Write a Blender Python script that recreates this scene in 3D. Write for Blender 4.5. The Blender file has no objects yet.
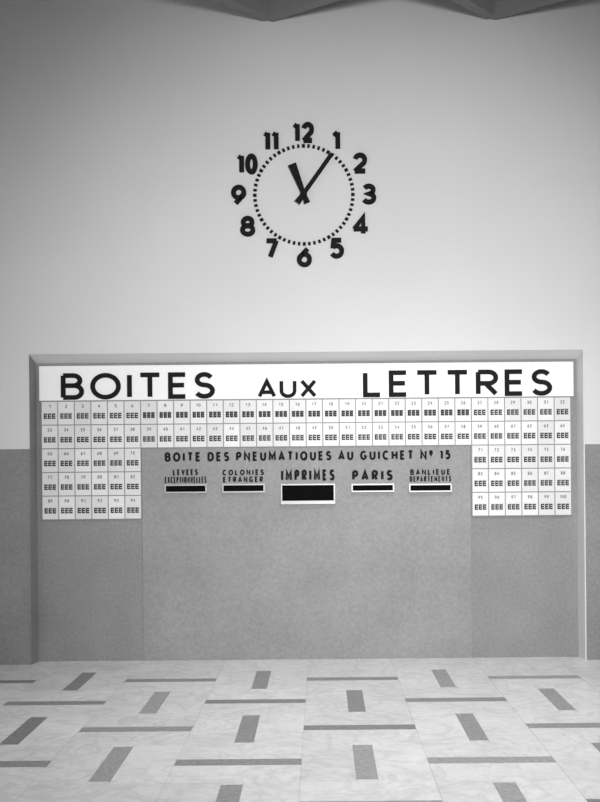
import bpy, bmesh, math, random
from math import sin, cos, pi, radians
from mathutils import Vector, Matrix
random.seed(4)
scene = bpy.context.scene
scene.view_settings.view_transform='Standard'
D=7.3; K=0.0075; XV=321; YH=468; HZ=(659-YH)*K; REC=0.12
KF=K*(D-REC)/D
def BX(px): return (px-XV)*K
def BZ(py): return HZ+(YH-py)*K
def FX(px): return (px-XV)*KF
def FZ(py): return HZ+(YH-py)*KF

# ---------------------------------------------------------------- materials
def mat(name, base, rough=0.6, var=0.0, scale=4.0, bump=0.0, bscale=60.0, metal=0.0, island=0.0, fine=0.0, fscale=120.0, spec=0.5, vein=0.0):
    m=bpy.data.materials.new(name); m.use_nodes=True
    nt=m.node_tree; n=nt.nodes; l=nt.links
    b=n['Principled BSDF']; b.inputs['Roughness'].default_value=rough; b.inputs['Metallic'].default_value=metal
    b.inputs['Specular IOR Level'].default_value=spec
    tc=n.new('ShaderNodeTexCoord')
    def math_(op,a,bv):
        q=n.new('ShaderNodeMath'); q.operation=op
        for i,v in enumerate((a,bv)):
            if isinstance(v,(int,float)): q.inputs[i].default_value=v
            else: l.new(v,q.inputs[i])
        return q.outputs[0]
    def noise(sc,det,dist=0):
        t=n.new('ShaderNodeTexNoise'); t.inputs['Scale'].default_value=sc; t.inputs['Detail'].default_value=det
        t.inputs['Distortion'].default_value=dist
        l.new(tc.outputs['Object'],t.inputs['Vector']); return t.outputs['Fac']
    fac=1.0
    if var: fac=math_('ADD',math_('MULTIPLY',math_('SUBTRACT',noise(scale,6),0.5),var*2),1.0)
    if fine: fac=math_('MULTIPLY',fac,math_('ADD',math_('MULTIPLY',math_('SUBTRACT',noise(fscale,3),0.5),fine*2),1.0))
    if vein:
        a=math_('ABSOLUTE',math_('SUBTRACT',noise(3.2,5,1.5),0.5),0)
        a=math_('MINIMUM',math_('MULTIPLY',a,16),1.0)
        fac=math_('MULTIPLY',fac,math_('ADD',math_('MULTIPLY',a,vein),1-vein))
    if island:
        g=n.new('ShaderNodeNewGeometry')
        fac=math_('MULTIPLY',fac,math_('ADD',math_('MULTIPLY',math_('SUBTRACT',g.outputs['Random Per Island'],0.5),island*2),1.0))
    v=math_('MULTIPLY',fac,base)
    c=n.new('ShaderNodeCombineColor')
    for i in range(3): l.new(v,c.inputs[i])
    l.new(c.outputs[0],b.inputs['Base Color'])
    if bump:
        bp=n.new('ShaderNodeBump'); bp.inputs['Strength'].default_value=bump; bp.inputs['Distance'].default_value=0.003
        l.new(noise(bscale,5),bp.inputs['Height']); l.new(bp.outputs[0],b.inputs['Normal'])
    return m
M_plaster=mat('plaster_white',0.68,0.8,0.05,1.3,0.15,40)
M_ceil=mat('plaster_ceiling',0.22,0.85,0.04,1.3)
M_dado=mat('grey_paint_stipple',0.225,0.6,0.24,2.2,0.4,60,fine=0.30,fscale=48)
M_dado2=mat('grey_paint_panel',0.245,0.55,0.24,2.4,0.3,60,fine=0.28,fscale=48)
M_sign=mat('sign_enamel_white',0.90,0.45,0.02,3)
M_box=mat('box_enamel_white',0.70,0.45,0.02,3,island=0.08)
M_boxback=mat('box_bank_joint',0.24,0.5)
M_black=mat('black_lacquer',0.008,0.7,spec=0.15)
M_ink=mat('dark_grey_ink',0.04,0.7,spec=0.15)
M_num=mat('number_ink',0.16,0.7,spec=0.15)
M_dark=mat('slot_interior',0.004,0.9,spec=0.05)
M_steel=mat('brushed_metal_frame',0.42,0.4,0.05,30,metal=0.3)
M_tile=mat('terrazzo_light',0.77,0.27,0.14,3.5,0.0,island=0.06,fine=0.14,fscale=24,vein=.12)
M_strip=mat('terrazzo_grey',0.29,0.32,0.12,8,island=0.25,fine=0.6,fscale=45)
M_grout=mat('floor_grout',0.45,0.8)

# ---------------------------------------------------------------- mesh helpers
EPS=[0]
class B:
    def __init__(s,name,mats): s.bm=bmesh.new(); s.name=name; s.mats=mats
    def box(s,x0,x1,y0,y1,z0,z1,m=0):
        v=[s.bm.verts.new(p) for p in ((x0,y0,z0),(x1,y0,z0),(x1,y1,z0),(x0,y1,z0),(x0,y0,z1),(x1,y0,z1),(x1,y1,z1),(x0,y1,z1))]
        for f in ((0,3,2,1),(4,5,6,7),(0,1,5,4),(1,2,6,5),(2,3,7,6),(3,0,4,7)):
            fa=s.bm.faces.new([v[i] for i in f]); fa.material_index=m
    def prism(s,pts,y0,y1,m=0):
        a=[s.bm.verts.new((p[0],y0,p[1])) for p in pts]; b=[s.bm.verts.new((p[0],y1,p[1])) for p in pts]
        n=len(pts)
        fs=[s.bm.faces.new(a),s.bm.faces.new(b[::-1])]
        for i in range(n): fs.append(s.bm.faces.new([a[(i+1)%n],a[i],b[i],b[(i+1)%n]]))
        for f in fs: f.material_index=m
    def stroke(s,pts,t,y0,y1,m=0,closed=False):
        n=len(pts); P=[Vector(p) for p in pts]; off=[]
        for i in range(n):
            if closed: a=P[i-1]; c=P[(i+1)%n]
            else: a=P[max(i-1,0)]; c=P[min(i+1,n-1)]
            d1=(P[i]-a); d2=(c-P[i])
            if d1.length<1e-9: d1=d2
            if d2.length<1e-9: d2=d1
            d1=d1.normalized(); d2=d2.normalized()
            n1=Vector((-d1.y,d1.x)); n2=Vector((-d2.y,d2.x)); nn=n1+n2
            if nn.length<1e-6: nn=n1
            nn.normalize(); L=1/max(nn.dot(n1),0.42)
            off.append(nn*L*t/2)
        rng=range(n if closed else n-1)
        for i in rng:
            j=(i+1)%n
            q=[P[i]+off[i],P[i]-off[i],P[j]-off[j],P[j]+off[j]]
            EPS[0]=(EPS[0]+1)%7
            s.prism([(p.x,p.y) for p in q],y0-EPS[0]*.00004,y1,m)
    def done(s,parent=None,bevel=0):
        bmesh.ops.recalc_face_normals(s.bm,faces=s.bm.faces)
        me=bpy.data.meshes.new(s.name); s.bm.to_mesh(me); s.bm.free()
        for m in s.mats: me.materials.append(m)
        o=bpy.data.objects.new(s.name,me); scene.collection.objects.link(o)
        if bevel:
            md=o.modifiers.new('bevel','BEVEL'); md.width=bevel; md.segments=2; md.limit_method='ANGLE'
        if parent: o.parent=parent
        return o
def empty(name):
    o=bpy.data.objects.new(name,None); scene.collection.objects.link(o); o.empty_display_size=0.1; return o

# ---------------------------------------------------------------- stroke lettering
def arc(cx,cy,rx,ry,a0,a1,n=14):
    return [(cx+rx*cos(radians(a0+(a1-a0)*i/n)),cy+ry*sin(radians(a0+(a1-a0)*i/n))) for i in range(n+1)]
def ell(cx,cy,rx,ry,n=28): return ('c',[(cx+rx*cos(2*pi*i/n),cy+ry*sin(2*pi*i/n)) for i in range(n)])
def o(*p): return ('o',list(p))
def oa(l): return ('o',l)
G={
'A':(.85,[o((0,0),(.5,1),(1,0)),o((.15,.27),(.85,.27))]),
'B':(.70,[o((0,0),(0,1)),oa([(0,1)]+arc(.55,.77,.36,.23,90,-90)+[(0,.54)]),oa([(0,.54)]+arc(.6,.27,.40,.27,90,-90)+[(0,0)])]),
'C':(.85,[oa(arc(.55,.5,.55,.5,50,310,22))]),
'D':(.80,[o((0,0),(0,1)),oa([(0,1)]+arc(.45,.5,.55,.5,90,-90,18)+[(0,0)])]),
'E':(.56,[o((1,1),(0,1),(0,0),(1,0)),o((0,.52),(.92,.52))]),
'G':(.90,[oa(arc(.5,.5,.5,.5,48,350,24)),o((.55,.42),(1,.42))]),
'H':(.75,[o((0,0),(0,1)),o((1,0),(1,1)),o((0,.5),(1,.5))]),
'I':(.0,[o((.5,0),(.5,1))]),
'L':(.55,[o((0,1),(0,0),(1,0))]),
'M':(.95,[o((0,0),(0,1),(.5,.25),(1,1),(1,0))]),
'N':(.80,[o((0,0),(0,1),(1,0),(1,1))]),
'O':(.98,[ell(.5,.5,.5,.5,36)]),
'P':(.62,[o((0,0),(0,1)),oa([(0,1)]+arc(.6,.73,.4,.27,90,-90)+[(0,.46)])]),
'Q':(.98,[ell(.5,.5,.5,.5,36),o((.6,.3),(1,-.02))]),
'R':(.66,[o((0,0),(0,1)),oa([(0,1)]+arc(.6,.74,.4,.26,90,-90)+[(0,.48)]),o((.42,.48),(1,0))]),
'S':(.62,[oa(arc(.5,.76,.44,.24,25,270,16)+arc(.5,.26,.5,.26,90,-155,16)[1:])]),
'T':(.72,[o((0,1),(1,1)),o((.5,1),(.5,0))]),
'U':(.75,[oa([(0,1)]+arc(.5,.36,.5,.36,180,360,16)+[(1,1)])]),
'V':(.80,[o((0,1),(.5,0),(1,1))]),
'X':(.75,[o((0,0),(1,1)),o((0,1),(1,0))]),
'*':(.30,[ell(.5,.8,.5,.2,16),o((.1,.45),(.9,.45))]),
'0':(.62,[ell(.5,.5,.5,.5)]),
'1':(.22,[o((0,.80),(.9,1)),o((1,1),(1,0))]),
'2':(.62,[oa(arc(.5,.70,.47,.30,165,-38,14)+[(.02,0)]),o((0,0),(1,0))]),
'3':(.58,[oa(arc(.48,.76,.44,.24,150,-90,14)+arc(.48,.26,.5,.26,90,-155,14)[1:])]),
'4':(.66,[o((.72,0),(.72,1),(0,.27)),o((-.05,.27),(1.08,.27))]),
'5':(.58,[o((.92,1),(.2,1),(.12,.5)),oa([(.12,.56)]+arc(.47,.33,.5,.33,118,-150,16))]),
'6':(.62,[ell(.5,.33,.5,.33),o((.80,1),(.40,.72),(.06,.45))]),
'7':(.58,[o((0,1),(1,1)),o((.97,1),(.35,0))]),
'8':(.62,[ell(.5,.76,.42,.24),ell(.5,.27,.5,.27)]),
'9':(.62,[ell(.5,.67,.5,.33),o((.20,0),(.60,.28),(.94,.55))]),
}
def text(b,s,x0,x1,z0,z1,t,y0,y1,m=0,gap=.22,space=.55):
    h=z1-z0-t
    ws=[]
    for c in s: ws.append(space*h if c==' ' else G[c][0]*h)
    n=len(s); fixed=t*sum(1 for c in s if c!=' '); 
    tot=sum(ws)+gap*h*(n-1); k=(x1-x0-fixed)/tot
    x=x0
    for c,w in zip(s,ws):
        w*=k
        if c==' ': x+=w+gap*h*k; continue
        for kind,pts in G[c][1]:
            q=[(x+t/2+(p[0]*w if w>0 else 0),z0+t/2+p[1]*h) for p in pts]
            b.stroke(q,t,y0,y1,m,kind=='c')
        x+=w+t+gap*h*k

# ---------------------------------------------------------------- room shell
XL,XR,YR,H=-4.6,4.6,-9.6,5.12
ox0,ox1,oz=FX(30),FX(583.5),FZ(352)
ix0,ix1,iz=BX(37),BX(577),BZ(361)
dz=FZ(446.5)
w=B('wall_front',[M_plaster,M_dado])
w.box(XL,XR,-REC,0.15,oz,H+.1,0); w.done()
for a,bq in ((XL,ox0),(ox1,XR)):
    w=B('pilaster',[M_plaster,M_dado])
    w.box(a,bq,-REC,0.15,dz,oz,0); w.box(a,bq,-REC,0.15,-.02,dz,1); w.done()
w=B('wall_back',[M_dado]); w.box(ox0,ox1,0,.15,-.02,oz,0); w.done()
def prismz(b,pts,z0,z1,m):
    lo=[b.bm.verts.new((p[0],p[1],z0)) for p in pts]; hi=[b.bm.verts.new((p[0],p[1],z1)) for p in pts]; n=len(pts)
    fs=[b.bm.faces.new(lo),b.bm.faces.new(hi)]+[b.bm.faces.new([lo[i],lo[(i+1)%n],hi[(i+1)%n],hi[i]]) for i in range(n)]
    for f in fs: f.material_index=m
r=B('trim_1',[M_dado]); prismz(r,[(ox0,-REC),(ox0,0),(ix0,0)],0,oz,0); r.done()  # left jamb: dado grey stands in for the shade on this side
r=B('trim_2',[M_plaster]); prismz(r,[(ox1,-REC),(ox1,0),(ix1,0)],0,oz,0); r.done()  # right jamb: plaster white, its lit tone put into the colour
r=B('trim_3',[M_plaster])
a=[(ox0,-REC,oz),(ox0,0,oz),(ox0,0,iz)]; c=[(ox1,p[1],p[2]) for p in a]
va=[r.bm.verts.new(p) for p in a]; vc=[r.bm.verts.new(p) for p in c]
r.bm.faces.new(va); r.bm.faces.new(vc)
for i in range(3): r.bm.faces.new([va[i],va[(i+1)%3],vc[(i+1)%3],vc[i]])
r.done()
e=.009
r=B('trim_4',[M_plaster,M_dado])
r.box(ox0-e,ox1+e,-REC-.008,-REC,oz,oz+e,0)
r.box(ox0-e,ox0,-REC-.008,-REC,0,dz,1); r.box(ox0-e,ox0,-REC-.008,-REC,dz,oz,0)
r.box(ox1,ox1+e,-REC-.008,-REC,0,oz,0)
r.done()
w=B('wall_left',[M_plaster,M_dado]); w.box(XL-.15,XL,YR,-REC,dz,H+.1,0); w.box(XL-.15,XL,YR,-REC,-.02,dz,1); w.done()
w=B('wall_right',[M_plaster,M_dado]); w.box(XR,XR+.15,YR,-REC,dz,H+.1,0); w.box(XR,XR+.15,YR,-REC,-.02,dz,1); w.done()
w=B('wall_rear',[M_plaster,M_dado]); w.box(XL,XR,YR-.15,YR,dz,H+.1,0); w.box(XL,XR,YR-.15,YR,-.02,dz,1); w.done()

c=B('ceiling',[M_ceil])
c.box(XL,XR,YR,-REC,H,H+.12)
rb0=FZ(21.5)
def rib(x,ang,length,rb,wd=.11):
    d=Vector((cos(radians(ang)),-sin(radians(ang)))); nn=Vector((-d.y,d.x))
    p0=Vector((x,-REC)); p1=p0+d*length
    A=[]
    for p in (p0,p1):
        for (o_,z) in ((-wd*1.2,H),(-wd/2,rb),(wd/2,rb),(wd*1.2,H)):
            q=p+nn*o_; A.append(c.bm.verts.new((q.x,min(q.y,-REC),z)))
    for i in range(3): c.bm.faces.new([A[i],A[i+1],A[i+5],A[i+4]])
    c.bm.faces.new(A[0:4]); c.bm.faces.new(A[4:8])
for x in (FX(272),FX(495)):
    rib(x,34,3.2,rb0); rib(x,134,3.2,rb0+.004)
c.done()

f=B('floor',[M_tile,M_strip,M_grout])
f.box(XL-.15,XR+.15,YR-.15,0.15,-.05,-.002,2)
P=.6165; Q=.619; SW=.10; g=.0009
def tile(x0,x1,d0,d1,m):
    d0=max(d0,0.0); x0=max(x0,XL); x1=min(x1,XR); d1=min(d1,-YR)
    if d1-d0<.01 or x1-x0<.01: return
    f.box(x0+g,x1-g,-d1+g,-d0-g,-.01,0,m)
for i in range(-8,9):
    for j in range(-2,16):
        cx=-.416+P*i; cd=.69+Q*j
        x0,x1=cx-P/2,cx+P/2; d0,d1=cd-Q/2,cd+Q/2
        mm=1 if j>=0 else 0
        if (i+j)%2==0:
            tile(x0,cx-SW/2,d0,d1,0); tile(cx-SW/2,cx+SW/2,d0+.03*mm,d1-.03*mm,mm); tile(cx+SW/2,x1,d0,d1,0)
            if mm:
                tile(cx-SW/2,cx+SW/2,d0,d0+.03,0); tile(cx-SW/2,cx+SW/2,d1-.03,d1,0)
        else:
            tile(x0,x1,d0,cd-SW/2,0); tile(x0,x1,cd-SW/2,cd+SW/2,mm); tile(x0,x1,cd+SW/2,d1,0)
f.done()

# ---------------------------------------------------------------- letterbox sign
sg=empty('letterbox_sign')
b=B('board',[M_sign]); b.box(BX(40.5),BX(573.5),-.022,0,BZ(398.6),BZ(364),0); b.done(sg,.003)
b=B('lettering',[M_black])
z0,z1=BZ(397.9),BZ(371.4); t=.035
text(b,'BOITES',BX(62.5),BX(216),z0,z1,t,-.030,-.021,gap=.24)
text(b,'AUX',BX(258.5),BX(317.5),BZ(397.9),BZ(379.3),.027,-.030,-.021,gap=.20)
text(b,'LETTRES',BX(363.5),BX(552),z0,z1,t,-.030,-.021,gap=.24)
b.done(sg)

# ---------------------------------------------------------------- bank of numbered boxes
bank=empty('post_office_box_bank')
cw=16.5; ch=23.6; X0=42.5; Y0=399.3
body=B('body',[M_boxback]); doors=B('doors',[M_box]); dk=B('openings_and_numbers',[M_ink,M_num])
xs=[X0+cw*i for i in range(33)]
body.box(BX(X0-.8),BX(xs[6]+.4),-.014,0,BZ(Y0+ch*5+.5),BZ(Y0-.6))
body.box(BX(xs[6]+.4),BX(xs[26]-.4),-.014,0,BZ(Y0+ch*2+.3),BZ(Y0-.6))
body.box(BX(xs[26]-.4),BX(xs[32]+.8),-.014,0,BZ(Y0+ch*5+.5),BZ(Y0-.6))
num=1
for rr in range(5):
    for cc in range(32):
        if rr>=2 and 6<=cc<26: continue
        x=xs[cc]; y=Y0+ch*rr; mid=x+cw/2
        gx=.5
        doors.box(BX(x+gx),BX(x+cw-gx),-.020,-.010,BZ(y+ch-gx),BZ(y+gx))
        doors.box(BX(mid-6),BX(mid+6),-.028,-.018,BZ(y+11.4),BZ(y+10.6))
        s=str(num); num+=1
        wn=1.9*len(s)
        text(dk,s,BX(mid-wn/2-.3),BX(mid+wn/2+.3),BZ(y+6.6),BZ(y+3.2),.0045,-.0215,-.019,m=1,gap=.3)
        big=(rr==0 and 6<=cc<26)
        for q in (-1,0,1):
            xc=mid+q*4.1
            hh=1.8 if big else 1.4
            for yy in (13.4,15.4,17.4):
                dk.box(BX(xc-1.7),BX(xc+1.7),-.0215,-.019,BZ(y+yy),BZ(y+yy-hh))
            dk.box(BX(xc-1.7),BX(xc-.6),-.0214,-.019,BZ(y+17.3),BZ(y+12.1))
body.done(bank); doors.done(bank); dk.done(bank)

# ---------------------------------------------------------------- grey slot panel
p=B('letterbox_panel',[M_dado2])
p.box(BX(xs[6]+.6),BX(xs[26]-1.4),-.008,0,0,BZ(Y0+ch*2+.4))
p.done()
sp=B('pneumatic_post_sign',[M_black])
text(sp,'BOITE DES PNEUMATIQUES AU GUICHET N* 15',BX(165),BX(450.5),BZ(460.5),BZ(451.0),.0165,-.011,-.008,gap=.42,space=.4)
sp.done()
def slot(x0,x1,ytop,ybot,lines,big=False):
    e=empty('mail_slot')
    fr=B('frame',[M_steel,M_dark]); bw=1.6*K
    a0,a1,b0,b1=BX(x0),BX(x1),BZ(ybot),BZ(ytop); yb=-.008; yf=-.022
    if big: 
        fr.box(a0,a1,yf-.018,yb,b0,b0+3.6*K); lo=3.6*K
    else:
        fr.box(a0,a1,yf-.012,yb,b0,b0+bw); lo=bw
    fr.box(a0,a1,yf,yb,b1-bw,b1)
    fr.box(a0,a0+bw,yf,yb,b0+lo,b1-bw); fr.box(a1-bw,a1,yf,yb,b0+lo,b1-bw)
    fr.done(e,.0015)
    ins=B('slot_shade_sheet',[M_dark]); ins.box(a0+bw*.9,a1-bw*.9,-.012,-.008,b0+lo*.9,b1-bw*.9); ins.done(e)  # near-black sheet painting the shade inside the slot opening
    lb=B('label',[M_black])
    for (s,l0,l1,ya,yb2,t) in lines:
        text(lb,s,BX(l0),BX(l1),BZ(yb2),BZ(ya),t,-.011,-.008,gap=.5)
    lb.done(e)
slot(164.5,207,483,492,[('LEVEES',173,198,468.0,474,.0105),('EXCEPTIONNELLES',165,206.5,475.4,481.8,.0085)])
slot(222,265,483,492,[('COLONIES',222.5,264,468.8,474.6,.0105),('ETRANGER',223,263,475.8,481.6,.0105)])
slot(280.5,335,483.5,504,[('IMPRIMES',281,334.5,469.4,480.7,.0180)],True)
slot(351,394,484,492.5,[('PARIS',352,392.5,470.4,481,.0195)])
slot(408.5,451.5,484.5,493,[('BANLIEUE',410,450,470,475.9,.0105),('DEPARTEMENTS',409.5,451,476.9,482.6,.0088)])

# ---------------------------------------------------------------- clock
ck=empty('wall_clock'); cx,cz=FX(306.3),FZ(195); yw=-REC
def C(dx,dy): return (cx+dx*KF,cz+dy*KF)
nb=B('numerals',[M_black])
R=65.0
for h in range(1,13):
    a=radians(90-30*h); s=str(h); 
    x,z=C(R*cos(a),R*.955*sin(a)); hh=20.5*KF; ww={1:8.5,2:15,3:15,4:17,5:15,6:15,7:14.5,8:15,9:15,10:21,11:15.5,12:22}[h]*KF
    text(nb,s,x-ww/2,x+ww/2,z-hh/2,z+hh/2,4.6*KF,yw-.022,yw,gap=.10)
nb.done(ck)
mk=B('minute_markers',[M_black])
for i in range(60):
    a=2*pi*i/60; r0,r1=47.3,50.7 
    hw=1.2 if i%5 else 1.5
    u=Vector((cos(a),sin(a))); v=Vector((-u.y,u.x))
    q=[C(*(u*r0-v*hw)),C(*(u*r1-v*hw)),C(*(u*r1+v*hw)),C(*(u*r0+v*hw))]
    mk.prism(q,yw-.012,yw,0)
mk.done(ck)
hd=B('hands',[M_black])
def hand(tip,w0,wt,tail,wtail,y0,y1):
    T=Vector(tip); u=T.normalized(); v=Vector((-u.y,u.x))
    q=[T+v*wt/2,T-v*wt/2,-v*w0/2,-u*tail-v*wtail/2,-u*tail+v*wtail/2,v*w0/2]
    hd.prism([C(*a_) for a_ in q],y0,y1,0)
hand((-11.5,30),4.2,8.4,9.5,6.0,yw-.036,yw-.028)
hand((28.5,39.5),4.2,4.2,11,6.5,yw-.050,yw-.042)
n=24; hd.prism([C(3.2*cos(2*pi*i/n),3.2*sin(2*pi*i/n)) for i in range(n)],yw-.053,yw,0)
hd.done(ck)

# ---------------------------------------------------------------- lights
def aim(ob,loc,target):
    ob.location=loc; ob.rotation_euler=(Vector(target)-Vector(loc)).to_track_quat('-Z','Y').to_euler()
def area(name,loc,target,sx,sy,power):
    l=bpy.data.lights.new(name,'AREA'); l.shape='RECTANGLE'; l.size=sx; l.size_y=sy; l.energy=power
    ob=bpy.data.objects.new(name,l); scene.collection.objects.link(ob); aim(ob,loc,target)
def spot(name,loc,target,ang,power,rad):
    l=bpy.data.lights.new(name,'SPOT'); l.spot_size=radians(ang); l.spot_blend=1; l.energy=power; l.shadow_soft_size=rad
    ob=bpy.data.objects.new(name,l); scene.collection.objects.link(ob); aim(ob,loc,target)
area('window_light',(-3.9,-4.4,2.3),(1.4,0,1.7),2.4,2.0,34)
spot('added_vignette_spot',(1.2,-8.6,2.4),(.42,0,1.75),53,2450,.6)  # added soft-edged spot, darkens wall top and edges; no fixture modelled
spot('added_floor_spot',(.9,-2.9,4.9),(.6,-1.9,0),92,600,.5)  # added unseen overhead spot to brighten the floor
wd=bpy.data.worlds.new('world'); scene.world=wd; wd.use_nodes=True
wd.node_tree.nodes['Background'].inputs[0].default_value=(.6,.6,.6,1); wd.node_tree.nodes['Background'].inputs[1].default_value=.3

# ---------------------------------------------------------------- camera
cam=bpy.data.cameras.new('camera'); co=bpy.data.objects.new('camera',cam); scene.collection.objects.link(co)
co.location=(0,-D,HZ); co.rotation_euler=(radians(90),radians(.5),0)
cam.sensor_width=36; cam.sensor_height=36; cam.lens=36*(1/K*D)/802
cam.shift_x=-(XV-300)/802; cam.shift_y=(YH-401)/802; cam.clip_start=.05
scene.camera=co
